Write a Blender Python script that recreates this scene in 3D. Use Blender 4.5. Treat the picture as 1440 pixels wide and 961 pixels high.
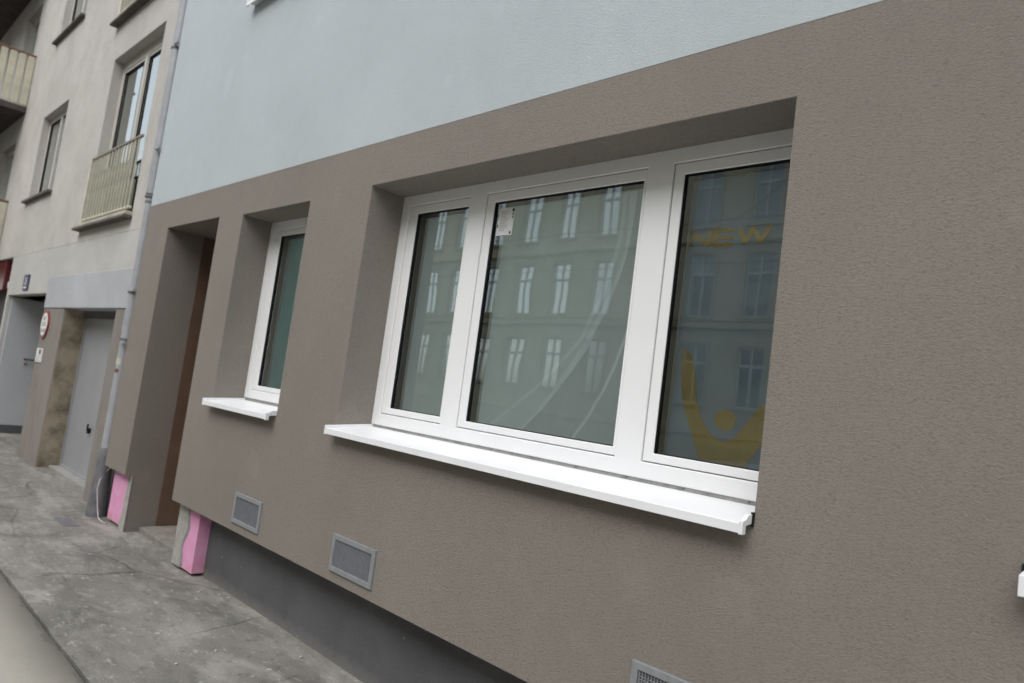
import bpy, bmesh, math, random
from mathutils import Vector, Matrix, noise
random.seed(7)
rad = math.radians
for o in list(bpy.data.objects): bpy.data.objects.remove(o)
scene = bpy.context.scene
COL = scene.collection

# ------------------------------------------------------------------ camera
def make_camera():
    pitch, yaw, roll = rad(4.74), rad(44.79), rad(7.52)
    F = Vector((-math.sin(yaw)*math.cos(pitch), math.cos(yaw)*math.cos(pitch), math.sin(pitch)))
    r = Vector((math.cos(yaw), math.sin(yaw), 0)); u = r.cross(F)
    c, s = math.cos(roll), math.sin(roll)
    r2 = c*r+s*u; u2 = -s*r+c*u
    cam = bpy.data.cameras.new('camera'); ob = bpy.data.objects.new('camera', cam); COL.objects.link(ob)
    m = Matrix((r2, u2, -F)).transposed().to_4x4(); m.translation = Vector((0, -2.413, 1.727))
    ob.matrix_world = m
    cam.sensor_width = 36; cam.lens = 993.8/1440*36; cam.clip_start = .05; cam.clip_end = 600
    cam.dof.use_dof = True; cam.dof.focus_distance = 3.0; cam.dof.aperture_fstop = 2.4
    scene.camera = ob
make_camera()

# ------------------------------------------------------------------ sky, sun, exposure
SUN_EL, SUN_AZ = 52.0, 166.0        # azimuth clockwise from +y: the sun stands over the street
w = bpy.data.worlds.new('World'); scene.world = w; w.use_nodes = True
nt = w.node_tree; bg = nt.nodes['Background']
sky = nt.nodes.new('ShaderNodeTexSky'); sky.sky_type = 'NISHITA'; sky.sun_disc = False
sky.sun_elevation = rad(SUN_EL); sky.sun_rotation = rad(SUN_AZ); sky.dust_density = 2.2; sky.air_density = 1.2; sky.ozone_density = 1
hs = nt.nodes.new('ShaderNodeHueSaturation'); hs.inputs['Saturation'].default_value = .34
nt.links.new(sky.outputs[0], hs.inputs['Color']); nt.links.new(hs.outputs[0], bg.inputs[0])
bg.inputs[1].default_value = .15
sl = bpy.data.lights.new('sun', 'SUN'); sl.energy = .75; sl.angle = rad(50); sl.color = (1, .995, .985)
so = bpy.data.objects.new('sun', sl); COL.objects.link(so)
az, el = rad(SUN_AZ), rad(SUN_EL)
d = Vector((math.sin(az)*math.cos(el), math.cos(az)*math.cos(el), math.sin(el)))
so.rotation_euler = d.to_track_quat('Z', 'Y').to_euler(); so.location = (0, -10, 30)
vs = scene.view_settings
vs.view_transform = 'Standard'; vs.look = 'None'; vs.gamma = 1; vs.use_curve_mapping = False; vs.exposure = 0.79
scene.render.engine = 'CYCLES'
scene.cycles.max_bounces = 8; scene.cycles.transparent_max_bounces = 12

# ------------------------------------------------------------------ materials
def lin(r, g, b):
    f = lambda c: (c/12.92 if c <= .04045 else ((c+.055)/1.055)**2.4)
    return (f(r/255), f(g/255), f(b/255), 1)
class NT:
    def __init__(s, name):
        s.m = bpy.data.materials.new(name); s.m.use_nodes = True; s.t = s.m.node_tree
        s.b = s.t.nodes['Principled BSDF']; s.co = s.t.nodes.new('ShaderNodeTexCoord').outputs['Object']
    def n(s, kind, **kw):
        x = s.t.nodes.new(kind)
        for k, v in kw.items(): setattr(x, k, v)
        return x
    def l(s, a, b): s.t.links.new(a, b)
    def map(s, sc, rot=(0,0,0), loc=(0,0,0)):
        x = s.n('ShaderNodeMapping'); x.inputs['Scale'].default_value = sc; x.inputs['Rotation'].default_value = rot; x.inputs['Location'].default_value = loc
        s.l(s.co, x.inputs[0]); return x.outputs[0]
    def noise(s, scale, detail=4, rough=.55, vec=None, dist=0):
        x = s.n('ShaderNodeTexNoise'); x.inputs['Scale'].default_value = scale; x.inputs['Detail'].default_value = detail
        x.inputs['Roughness'].default_value = rough; x.inputs['Distortion'].default_value = dist
        s.l(vec or s.co, x.inputs['Vector']); return x.outputs['Fac']
    def voro(s, scale, vec=None, feature='F1'):
        x = s.n('ShaderNodeTexVoronoi', feature=feature); x.inputs['Scale'].default_value = scale
        s.l(vec or s.co, x.inputs['Vector']); return x.outputs['Distance']
    def ramp(s, fac, a, b, ca=(0,0,0,1), cb=(1,1,1,1)):
        x = s.n('ShaderNodeValToRGB'); e = x.color_ramp.elements
        e[0].position = a; e[1].position = b; e[0].color = ca; e[1].color = cb
        s.l(fac, x.inputs[0]); return x.outputs[0]
    def mix(s, fac, a, b, mode='MIX'):
        x = s.n('ShaderNodeMix', data_type='RGBA', blend_type=mode)
        for sock, v in ((x.inputs[0], fac), (x.inputs[6], a), (x.inputs[7], b)):
            if hasattr(v, 'links'): s.l(v, sock)
            else: sock.default_value = v
        return x.outputs[2]
    def math(s, op, a, b=0.):
        x = s.n('ShaderNodeMath', operation=op)
        for sock, v in ((x.inputs[0], a), (x.inputs[1], b)):
            if hasattr(v, 'links'): s.l(v, sock)
            else: sock.default_value = v
        return x.outputs[0]
    def bump(s, h, strength, dist, prev=None):
        x = s.n('ShaderNodeBump'); x.inputs['Strength'].default_value = strength; x.inputs['Distance'].default_value = dist
        s.l(h, x.inputs['Height'])
        if prev: s.l(prev, x.inputs['Normal'])
        s.l(x.outputs[0], s.b.inputs['Normal']); return x.outputs[0]
    def color(s, c):
        if hasattr(c, 'links'): s.l(c, s.b.inputs['Base Color'])
        else: s.b.inputs['Base Color'].default_value = c
    def rough(s, r):
        if hasattr(r, 'links'): s.l(r, s.b.inputs['Roughness'])
        else: s.b.inputs['Roughness'].default_value = r
def scale_c(c, k): return (c[0]*k, c[1]*k, c[2]*k, 1)
M = {}
def plain(key, c, rough=.5, var=.08, vs_=6, metallic=0, bump=0, bs=80, spec=.5):
    a = NT(key); f = a.noise(vs_, 5)
    a.color(a.mix(a.ramp(f, .3, .7), scale_c(c, 1-var), scale_c(c, 1+var)))
    a.rough(rough); a.b.inputs['Metallic'].default_value = metallic; a.b.inputs['Specular IOR Level'].default_value = spec
    if bump: a.bump(a.noise(bs, 3), .5, bump)
    M[key] = a.m; return a.m

def stucco(key, c, grain=.0032, k=1.0, pit=.79):
    a = NT(key)
    big = a.noise(.9, 4, .6); mid = a.noise(7, 5, .6)
    col = a.mix(a.ramp(big, .3, .7), scale_c(c, .93), scale_c(c, 1.07))
    col = a.mix(a.math('MULTIPLY', a.ramp(mid, .4, .75), .35), col, scale_c(c, 1.09))
    v = a.map((1, 1, 1.75))
    h1 = a.noise(74*k, 4, .75, v, .9); h2 = a.noise(240*k, 2, .6, v); h3 = a.voro(190*k, v)
    h = a.math('ADD', a.math('MULTIPLY', h1, 1.0), a.math('ADD', a.math('MULTIPLY', h2, .45), a.math('MULTIPLY', h3, .35)))
    col = a.mix(a.ramp(h1, .36, .52), scale_c(c, pit), col)          # grains: darker in the pits of the scratched texture
    # faint small blemishes
    sp = a.noise(3.1, 2, .5, a.map((1,1,1), loc=(5,3,9)))
    col = a.mix(a.math('MULTIPLY', a.ramp(sp, .66, .72), .12), col, scale_c(c, 1.4))
    a.color(col); a.rough(.95); a.b.inputs['Specular IOR Level'].default_value = .2
    n1 = a.bump(a.noise(4, 3), .25, .01)
    a.bump(h, .95, grain, n1)
    M[key] = a.m
stucco('tan', (.246, .222, .194, 1))
stucco('blue', (.465, .512, .53, 1), .0020, 1.0, .93)
plain('white_pvc', (.80, .805, .81, 1), .28, .015, 3)
plain('white_sill', (.82, .83, .84, 1), .35, .03, 5)
plain('black_rubber', (.006, .006, .008, 1), .6, .1, spec=.3)
plain('grey_bead', (.55, .55, .53, 1), .4, .1)
plain('seal_grey', (.26, .26, .255, 1), .7, .25, 25)
plain('screw', (.12, .12, .12, 1), .4, .2, 60, .7)
plain('room_dark', (.80, .80, .78, 1), .9, .2, 2)
plain('vent_alu', (.30, .31, .325, 1), .42, .1, 30, .35)
plain('vent_mesh', (.27, .28, .30, 1), .5, .1, 30, .3)
plain('brown_wood', (.17, .065, .028, 1), .5, .3, 8)
plain('fade_brown', (.135, .085, .058, 1), .6, .15, 5)
plain('stone_step', (.21, .20, .175, 1), .85, .25, 9, 0, .002, 60)
plain('zinc', (.345, .355, .375, 1), .5, .12, 7, .1, .0006, 40)
plain('zinc_dark', (.15, .15, .16, 1), .6, .3, 9, .1)
plain('cable', (.50, .48, .45, 1), .5, .1, 40)
plain('paper', (.72, .72, .72, 1), .7, .04, 10)
plain('ink', (.03, .03, .03, 1), .7, .1)
plain('grey_ink', (.42, .42, .43, 1), .7, .1)
plain('sign_blue', (.018, .022, .09, 1), .35, .2, 12)
plain('sign_white', (.75, .74, .72, 1), .4, .06, 12)
plain('sign_red', (.24, .035, .045, 1), .4, .15, 12)
plain('teal_ink', (.12, .2, .2, 1), .6, .1)
plain('leaf_white', (.50, .51, .53, 1), .45, .05, 3)
plain('door_white', (.285, .29, .305, 1), .45, .05, 3)
plain('weather_sheet', (.20, .205, .15, 1), .5, .25, 6)
plain('plum', (.06, .03, .045, 1), .7, .2)
plain('vent_back', (.07, .07, .075, 1), .8, .2)
plain('door_grey', (.085, .09, .095, 1), .6, .15, 8)
plain('red_panel', (.09, .010, .011, 1), .3, .3, 3)
plain('dark_tile', (.045, .042, .065, 1), .3, .3, 4)
plain('grout', (.06, .06, .065, 1), .9, .2)
plain('balcony_cream', (.54, .51, .39, 1), .6, .18, 3.5)
plain('balcony_rust', (.16, .085, .06, 1), .8, .3, 9)
plain('slab_dark', (.075, .06, .055, 1), .9, .3, 4, 0, .004, 30)
plain('rail_cream', (.52, .50, .40, 1), .5, .15, 9)
plain('top_rail', (.24, .21, .17, 1), .6, .2, 9)
plain('old_frame', (.50, .48, .43, 1), .5, .08, 5)
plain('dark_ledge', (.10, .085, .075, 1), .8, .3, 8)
plain('cream_ledge', (.42, .39, .31, 1), .8, .25, 8)
plain('curtain', (.62, .62, .60, 1), .9, .12, 14)
plain('old_room', (.16, .17, .17, 1), .9, .2, 2)
plain('pink_side', (.60, .155, .29, 1), .8, .06, 9)
plain('road', (.06, .06, .06, 1), .9, .2, 5, 0, .004, 90)
plain('kerb', (.27, .265, .25, 1), .9, .15, 9, 0, .003, 70)
plain('opp_trim', (.62, .56, .41, 1), .85, .08, 2)
plain('opp_frame', (.75, .75, .73, 1), .4, .05, 2)
plain('debris', (.42, .40, .37, 1), .9, .3, 30)
plain('car_silver', (.55, .58, .62, 1), .25, .02, 2, .4)
plain('car_glass', (.02, .025, .03, 1), .08, .1, 2)
plain('wire', (.02, .02, .02, 1), .6, .1)
plain('yellow_print', (.66, .46, .13, 1), .6, .12, 9)

def pink():
    a = NT('pink_foam'); c = (.72, .31, .50, 1)
    f = a.noise(9, 5, .6); g = a.noise(60, 3)
    col = a.mix(a.ramp(f, .35, .7), scale_c(c, .93), (.70, .36, .56, 1))
    s = a.n('ShaderNodeSeparateXYZ'); a.l(a.co, s.inputs[0])
    dirt = a.ramp(a.math('ADD', s.outputs[2], a.math('MULTIPLY', f, .18)), .10, .22, (1,1,1,1), (0,0,0,1))   # street dirt splashed on the foot
    col = a.mix(a.math('MULTIPLY', dirt, .55), col, (.52, .24, .22, 1))
    a.color(col); a.rough(.85); a.bump(g, .4, .0015); M['pink_foam'] = a.m
pink()
def mortar():
    a = NT('mortar_coat'); f = a.noise(14, 6, .65)
    a.color(a.mix(a.ramp(f, .35, .7), (.29, .285, .26, 1), (.41, .40, .36, 1))); a.rough(.95); a.bump(a.noise(40, 5), .6, .004); M['mortar_coat'] = a.m
mortar()
plain('mortar_edge', (.26, .27, .29, 1), .95, .2, 20, 0, .002, 90)

def plinth():
    a = NT('plinth_grey'); c = (.088, .088, .094, 1)
    f = a.noise(2.2, 5, .6); col = a.mix(a.ramp(f, .3, .72), scale_c(c, .82), scale_c(c, 1.25))
    sp = a.voro(9, a.map((1, 1, 1.0), loc=(.3, 0, .2))); sel = a.noise(2.3, 2, .5, a.map((1,1,1), loc=(9,1,4)))
    blot = a.math('MULTIPLY', a.ramp(a.math('ADD', sp, a.math('MULTIPLY', a.noise(55, 3), .2)), .16, .19, (1,1,1,1), (0,0,0,1)), a.ramp(sel, .47, .53))
    col = a.mix(a.math('MULTIPLY', blot, .5), col, (.36, .35, .33, 1))
    s = a.n('ShaderNodeSeparateXYZ'); a.l(a.co, s.inputs[0])
    foot = a.ramp(a.math('ADD', s.outputs[2], a.math('MULTIPLY', a.noise(11, 5, .7), .14)), .085, .16, (1,1,1,1), (0,0,0,1))
    col = a.mix(a.math('MULTIPLY', foot, .55), col, (.19, .18, .16, 1))
    fl = a.noise(170, 2, .7); col = a.mix(a.math('MULTIPLY', a.ramp(fl, .60, .68), .5), col, (.22, .215, .21, 1))
    a.color(col); a.rough(.85); a.bump(a.math('ADD', a.noise(130, 3), a.noise(20, 3)), .5, .003); M['plinth_grey'] = a.m
plinth()

def pavement(key, base, dirty):
    a = NT(key)
    v = a.map((.55, 1.25, 1)) if dirty else a.map((1, 1, 1))
    big = a.noise(.9, 6, .62, v, .6); mid = a.noise(2.3, 7, .68, v, .6); fine = a.noise(17, 6, .7, v)
    if dirty:
        col = a.mix(a.ramp(big, .36, .66), scale_c(base, .74), scale_c(base, 1.12))
        col = a.mix(a.math('MULTIPLY', a.ramp(mid, .50, .62), .68), col, (.325, .31, .277, 1))      # cement dust
        dk = a.noise(1.9, 7, .7, a.map((.6, 1.3, 1), loc=(4, 2, 7)), .5)
        col = a.mix(a.math('MULTIPLY', a.ramp(dk, .50, .66), .70), col, (.085, .083, .077, 1))      # old darker patches
        col = a.mix(a.math('MULTIPLY', a.ramp(fine, .57, .66), .6), col, (.40, .39, .37, 1))
        col = a.mix(a.math('MULTIPLY', a.ramp(a.noise(13, 5, .7, a.map((1,1,1), loc=(3,8,1))), .56, .68), .62), col, (.085, .083, .08, 1))
        fl = a.voro(5.5, a.map((1, 1, 1), loc=(2, 1, 0))); wob = a.noise(36, 3)
        sel = a.noise(1.4, 2, .5, a.map((1,1,1), loc=(1,6,2)))
        blot = a.math('MULTIPLY', a.ramp(a.math('ADD', fl, a.math('MULTIPLY', wob, .22)), .16, .20, (1,1,1,1), (0,0,0,1)), a.ramp(sel, .44, .52))
        col = a.mix(a.math('MULTIPLY', blot, .62), col, (.50, .49, .47, 1))                        # plaster splashes
        cr = a.n('ShaderNodeTexVoronoi', feature='DISTANCE_TO_EDGE'); cr.inputs['Scale'].default_value = .75
        wv = a.n('ShaderNodeMix', data_type='VECTOR'); wv.inputs[0].default_value = .12
        nz = a.n('ShaderNodeTexNoise'); nz.inputs['Scale'].default_value = 3.; nz.inputs['Detail'].default_value = 6; a.l(a.co, nz.inputs['Vector'])
        a.l(a.co, wv.inputs[4]); a.l(nz.outputs['Color'], wv.inputs[5]); a.l(wv.outputs[1], cr.inputs['Vector'])
        crk = a.math('MULTIPLY', a.ramp(cr.outputs['Distance'], .002, .006, (1,1,1,1), (0,0,0,1)), a.ramp(a.noise(.8, 2, .5, a.map((1,1,1), loc=(7,3,3))), .48, .56))
        col = a.mix(a.math('MULTIPLY', crk, .75), col, (.045, .043, .04, 1))                         # hairline cracks
        pk = a.noise(95, 2, .6); col = a.mix(a.math('MULTIPLY', a.ramp(pk, .66, .71), .6), col, (.52, .51, .49, 1))
    else:
        col = a.mix(a.ramp(big, .3, .7), scale_c(base, .92), scale_c(base, 1.07))
        col = a.mix(a.math('MULTIPLY', a.ramp(fine, .55, .75), .2), col, scale_c(base, .75))
        s = a.n('ShaderNodeSeparateXYZ'); a.l(a.co, s.inputs[0])
        ed = a.ramp(a.math('ADD', a.math('MULTIPLY', s.outputs[1], -1.), a.math('MULTIPLY', a.noise(3.2, 4, .6), -.22)), .985, 1.05, (1,1,1,1), (0,0,0,1))
        col = a.mix(a.math('MULTIPLY', ed, .32), col, (.15, .155, .11, 1))                           # grime along the joint
    a.color(col); a.rough(.92); a.b.inputs['Specular IOR Level'].default_value = .3
    n1 = a.bump(mid, .4, .012); a.bump(a.math('ADD', fine, a.noise(140, 3)), .55, .003, n1); M[key] = a.m
pavement('old_asphalt', (.218, .207, .182, 1), True)
pavement('pale_asphalt', (.375, .355, .305, 1), False)

def old_plaster(key, c, stain, amount, vert=1.):
    a = NT(key); v = a.map((1, 1, .45*vert))
    f = a.noise(.8, 6, .6, v); g = a.noise(3, 6, .65, v)
    col = a.mix(a.ramp(f, .3, .72), scale_c(c, .88), scale_c(c, 1.06))
    col = a.mix(a.math('MULTIPLY', a.ramp(g, .45, .72), amount), col, stain)
    a.color(col); a.rough(.95); n1 = a.bump(a.noise(2.5, 4), .5, .03); a.bump(a.noise(60, 4), .5, .003, n1); M[key] = a.m
old_plaster('old_plaster', (.495, .475, .44, 1), (.37, .35, .315, 1), .6, 2.2)
old_plaster('cream_plaster', (.47, .465, .435, 1), (.40, .385, .355, 1), .4, 2.2)
old_plaster('lintel_cement', (.42, .435, .455, 1), (.35, .36, .375, 1), .6, 2)
old_plaster('pier_plaster', (.225, .205, .18, 1), (.165, .145, .115, 1), .7, 1.5)
old_plaster('stained_reveal', (.33, .28, .205, 1), (.10, .08, .055, 1), .95, 2.6)
old_plaster('opp_plaster', (.74, .68, .51, 1), (.65, .59, .43, 1), .4)
old_plaster('grey_plaster', (.33, .34, .345, 1), (.28, .285, .285, 1), .4)

def translucent(key, c, fac, var, sc, rough=.35):
    a = NT(key); f = a.noise(sc, 4, .6); col = a.mix(a.ramp(f, .3, .7), scale_c(c, 1-var), scale_c(c, 1+var*.4)); a.color(col); a.rough(rough)
    tr = a.n('ShaderNodeBsdfTranslucent'); a.l(col, tr.inputs[0]); mx = a.n('ShaderNodeMixShader'); mx.inputs[0].default_value = fac
    out = [n for n in a.t.nodes if n.type == 'OUTPUT_MATERIAL'][0]
    a.l(a.b.outputs[0], mx.inputs[1]); a.l(tr.outputs[0], mx.inputs[2]); a.l(mx.outputs[0], out.inputs[0]); M[key] = a.m
translucent('plastic_film', (.62, .69, .65, 1), .6, .12, 1.6)
translucent('teal_film', (.22, .46, .43, 1), .6, .25, 2)
translucent('crease_highlight_film', (.70, .765, .735, 1), .68, .02, 3)  # lighter film colour, painted highlight along the folds
translucent('grey_film', (.55, .60, .575, 1), .55, .15, 2)
translucent('banner_blue', (.48, .54, .585, 1), .58, .12, 2.5, .7)
def glass(key, tint, ior, k):
    a = NT(key); t = a.t
    for n in list(t.nodes):
        if n.type != 'OUTPUT_MATERIAL': t.nodes.remove(n)
    out = [n for n in t.nodes if n.type == 'OUTPUT_MATERIAL'][0]
    tr = a.n('ShaderNodeBsdfTransparent'); tr.inputs[0].default_value = tint
    gl = a.n('ShaderNodeBsdfGlossy'); gl.inputs['Roughness'].default_value = .012; gl.inputs[0].default_value = (.95, 1, .985, 1)
    fr = a.n('ShaderNodeFresnel'); fr.inputs[0].default_value = ior
    co = a.n('ShaderNodeTexCoord'); no = a.n('ShaderNodeTexNoise'); no.inputs['Scale'].default_value = 2.2; no.inputs['Detail'].default_value = 1
    a.l(co.outputs['Object'], no.inputs['Vector'])
    bu = a.n('ShaderNodeBump'); bu.inputs['Strength'].default_value = .25; bu.inputs['Distance'].default_value = .004
    a.l(no.outputs[0], bu.inputs['Height']); a.l(bu.outputs[0], gl.inputs['Normal'])
    mu = a.math('MULTIPLY', fr.outputs[0], k); mu.node.use_clamp = True
    mx = a.n('ShaderNodeMixShader'); a.l(mu, mx.inputs[0]); a.l(tr.outputs[0], mx.inputs[1]); a.l(gl.outputs[0], mx.inputs[2])
    a.l(mx.outputs[0], out.inputs[0]); M[key] = a.m
glass('window_glass', (.92, .97, .945, 1), 1.5, 3.0)
glass('old_glass', (.72, .76, .76, 1), 1.5, 2.2)
glass('opp_glass', (.60, .64, .66, 1), 1.5, 3.2)

# ------------------------------------------------------------------ mesh helpers
class MB:
    def __init__(s): s.v = []; s.f = []; s.mi = []; s.sm = []
    def add(s, vs, fs, mi=0, sm=False):
        b = len(s.v); s.v += [tuple(v) for v in vs]
        for f in fs: s.f.append(tuple(b+i for i in f)); s.mi.append(mi); s.sm.append(sm)
        return s
    def box(s, x0, x1, y0, y1, z0, z1, mi=0):
        vs = [(x, y, z) for z in (z0, z1) for y in (y0, y1) for x in (x0, x1)]
        return s.add(vs, [(0,2,3,1), (4,5,7,6), (0,1,5,4), (2,6,7,3), (0,4,6,2), (1,3,7,5)], mi)
    def ring(s, x0, x1, z0, z1, wl, wr, wb, wt, y0, y1, mi=0):
        o = [(x0,z0), (x1,z0), (x1,z1), (x0,z1)]; i = [(x0+wl,z0+wb), (x1-wr,z0+wb), (x1-wr,z1-wt), (x0+wl,z1-wt)]
        vs = [(x,y0,z) for x,z in o+i]+[(x,y1,z) for x,z in o+i]; fs = []
        for k in range(4):
            n = (k+1) % 4
            fs += [(k,n,4+n,4+k), (8+n,8+k,12+k,12+n), (n,k,8+k,8+n), (4+k,4+n,12+n,12+k)]
        return s.add(vs, fs, mi)
    def prism_x(s, prof, x0, x1, mi=0):      # prof: (y,z) polygon
        n = len(prof); vs = [(x0,y,z) for y,z in prof]+[(x1,y,z) for y,z in prof]
        fs = [tuple(range(n)), tuple(range(2*n-1, n-1, -1))]+[(k, n+k, n+(k+1) % n, (k+1) % n) for k in range(n)]
        return s.add(vs, fs, mi)
    def prism_y(s, prof, y0, y1, mi=0):      # prof: (x,z) polygon
        n = len(prof); vs = [(x,y0,z) for x,z in prof]+[(x,y1,z) for x,z in prof]
        fs = [tuple(range(n)), tuple(range(2*n-1, n-1, -1))]+[(k, n+k, n+(k+1) % n, (k+1) % n) for k in range(n)]
        return s.add(vs, fs, mi)
    def tube(s, pts, r, seg=12, mi=0, cap=True):
        pts = [Vector(p) for p in pts]; n = len(pts); rs = r if isinstance(r, (list, tuple)) else [r]*n
        vs = []
        for i, p in enumerate(pts):
            t = (pts[min(i+1, n-1)]-pts[max(i-1, 0)]).normalized()
            a = Vector((0,0,1)) if abs(t.z) < .9 else Vector((1,0,0))
            e1 = t.cross(a).normalized(); e2 = t.cross(e1)
            for k in range(seg):
                q = 2*math.pi*k/seg; vs.append(p+(e1*math.cos(q)+e2*math.sin(q))*rs[i])
        fs = [(i*seg+k, i*seg+(k+1) % seg, (i+1)*seg+(k+1) % seg, (i+1)*seg+k) for i in range(n-1) for k in range(seg)]
        b = len(s.v); s.add(vs, fs, mi, True)
        if cap:
            s.add(vs[:seg], [tuple(range(seg))[::-1]], mi); s.add(vs[-seg:], [tuple(range(seg))], mi)
        return s
    def build(s, name, mats, parent=None, bevel=0, seg=2, fix=True):
        if isinstance(mats, str): mats = [mats]
        me = bpy.data.meshes.new(name); me.from_pydata(s.v, [], s.f)
        for k in mats: me.materials.append(M[k])
        for p, mi, sm in zip(me.polygons, s.mi, s.sm): p.material_index = mi; p.use_smooth = sm
        if fix or bevel:
            bm = bmesh.new(); bm.from_mesh(me)
            if fix: bmesh.ops.recalc_face_normals(bm, faces=bm.faces)
            if bevel:
                ed = [e for e in bm.edges if len(e.link_faces) == 2 and e.calc_face_angle(0) > .6]
                bmesh.ops.bevel(bm, geom=ed, offset=bevel, segments=seg, affect='EDGES', profile=.5, clamp_overlap=True)
            bm.to_mesh(me); bm.free()
        return link(name, me, parent)
def link(name, me, parent=None):
    o = bpy.data.objects.new(name, me); COL.objects.link(o)
    if parent:
        o.parent = parent
        o.matrix_parent_inverse = (Matrix.Translation(-parent.location) if parent.parent is None else Matrix.Identity(4))
    return o
def tag(o, label=None, cat=None, group=None, kind=None):
    for k, v in (('label', label), ('category', cat), ('group', group), ('kind', kind)):
        if v: o[k] = v
    return o
def empty(name, loc, label, cat, group=None):
    o = bpy.data.objects.new(name, None); COL.objects.link(o); o.location = loc; o.empty_display_size = .2
    return tag(o, label, cat, group)
def copy_mesh(o, dx, dy, dz, parent):       # sibling that shares the mesh
    c = o.copy(); COL.objects.link(c); c.parent = parent; c.location = Vector(o.location)+Vector((dx, dy, dz)); return c

def wall(xb, zb, holes, y0, T, bevel=.006, skip_z=None):
    """slab from y0 to y0+T with rectangular holes (x0,x1,z0,z1,depth); reveals as deep as each hole's depth"""
    xs = sorted({xb[0], xb[1]} | {h[i] for h in holes for i in (0, 1) if xb[0] < h[i] < xb[1]})
    zs = sorted({zb[0], zb[1]} | {h[i] for h in holes for i in (2, 3) if zb[0] < h[i] < zb[1]})
    nx, nz = len(xs)-1, len(zs)-1
    def hole(i, k):
        if not (0 <= i < nx and 0 <= k < nz): return None
        cx, cz = (xs[i]+xs[i+1])/2, (zs[k]+zs[k+1])/2
        for h in holes:
            if h[0] < cx < h[1] and h[2] < cz < h[3]: return h
        return False
    bm = bmesh.new(); cache = {}
    def V(x, y, z):
        q = (round(x, 5), round(y, 5), round(z, 5))
        if q not in cache: cache[q] = bm.verts.new(q)
        return cache[q]
    front = set()
    def quad(*p):
        try: bm.faces.new([V(*q) for q in p])
        except ValueError: pass
    for i in range(nx):
        for k in range(nz):
            if hole(i, k) is not False: continue
            x0, x1, z0, z1 = xs[i], xs[i+1], zs[k], zs[k+1]
            quad((x0,y0,z0), (x1,y0,z0), (x1,y0,z1), (x0,y0,z1)); quad((x0,y0+T,z0), (x0,y0+T,z1), (x1,y0+T,z1), (x1,y0+T,z0))
            for di, dk, a, b in ((-1,0,(x0,z1),(x0,z0)), (1,0,(x1,z0),(x1,z1)), (0,-1,(x0,z0),(x1,z0)), (0,1,(x1,z1),(x0,z1))):
                h = hole(i+di, k+dk)
                if h is False: continue
                dep = T if h is None else max(T, h[4])
                ya = y0
                for yb in sorted({y0+T, y0+dep}):
                    quad((a[0],ya,a[1]), (a[0],yb,a[1]), (b[0],yb,b[1]), (b[0],ya,b[1])); ya = yb
    bmesh.ops.recalc_face_normals(bm, faces=bm.faces)
    if bevel:
        ed = [e for e in bm.edges if len(e.link_faces) == 2 and e.calc_face_angle(0) > .6 and all(abs(v.co.y-y0) < 1e-4 for v in e.verts) and not (skip_z and all(abs(v.co.z-skip_z) < .002 for v in e.verts))]
        bmesh.ops.bevel(bm, geom=ed, offset=bevel, segments=2, affect='EDGES', profile=.5, clamp_overlap=True)
    return bm
def wall_obj(name, mat, parent, *a, **k):
    bm = wall(*a, **k); me = bpy.data.meshes.new(name); bm.to_mesh(me); bm.free(); me.materials.append(M[mat])
    return link(name, me, parent)
def text_mesh(name, txt, size, mat, parent, origin, y, mirror=False):
    cu = bpy.data.curves.new('t', 'FONT'); cu.body = txt; cu.size = size; cu.align_x = 'CENTER'; cu.extrude = .0005
    ob = bpy.data.objects.new('t', cu); COL.objects.link(ob)
    dg = bpy.context.evaluated_depsgraph_get(); me = bpy.data.meshes.new_from_object(ob.evaluated_get(dg))
    bpy.data.objects.remove(ob); bpy.data.curves.remove(cu)
    for v in me.vertices: v.co = (origin[0]+v.co.x, y-v.co.z, origin[1]+v.co.y)
    me.name = name; me.materials.clear(); me.materials.append(M[mat]); return link(name, me, parent)

# ------------------------------------------------------------------ ground
def sheet(name, x0, x1, ys, z, mat, nx, edge=None, amp=.004, thick=.12):
    bm = bmesh.new(); ny = len(ys)-1; rows = []
    for j, y in enumerate(ys):
        row = []
        for i in range(nx+1):
            x = x0+(x1-x0)*i/nx; yy = y
            if edge and j in edge: yy += .012*noise.noise((x*3.1, j, 1))+.006*noise.noise((x*13, j, 5))
            zz = z+amp*noise.noise((x*1.3, y*2.2, 3.))
            row.append(bm.verts.new((x, yy, zz)))
        rows.append(row)
    for j in range(ny):
        for i in range(nx): bm.faces.new((rows[j][i], rows[j][i+1], rows[j+1][i+1], rows[j+1][i])).smooth = True
    for j, sgn in ((0, 1), (ny, -1)):
        low = [bm.verts.new((v.co.x, v.co.y, z-thick)) for v in rows[j]]
        for i in range(nx): bm.faces.new((rows[j][i], low[i], low[i+1], rows[j][i+1]))
    bmesh.ops.recalc_face_normals(bm, faces=bm.faces)
    me = bpy.data.meshes.new(name); bm.to_mesh(me); bm.free(); me.materials.append(M[mat])
    return tag(link(name, me), kind='structure')
NY = 15
sheet('pavement', -40, 12, [-1.070+(2.6+1.070)*j/NY for j in range(NY+1)], 0, 'old_asphalt', 420, edge={0})
sheet('pavement', -40, 12, [-3.4+(3.4-1.088)*j/8 for j in range(9)], -.004, 'pale_asphalt', 420, edge={8}, amp=.003)
MB().box(-60, 40, -3.56, -3.405, -.3, -.008).build('kerb', 'kerb', bevel=.012)['kind'] = 'structure'
MB().box(-60, 40, -16.56, -16.4, -.3, -.008).build('kerb', 'kerb', bevel=.012)['kind'] = 'structure'
MB().add([(-150,-80,-.13), (90,-80,-.13), (90,60,-.13), (-150,60,-.13)], [(0,1,2,3)]).build('road', 'road', fix=False)['kind'] = 'structure'
MB().box(-60, 40, -20.4, -16.565, -.3, -.01).build('far_pavement', 'pale_asphalt', fix=True)['kind'] = 'structure'

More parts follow.
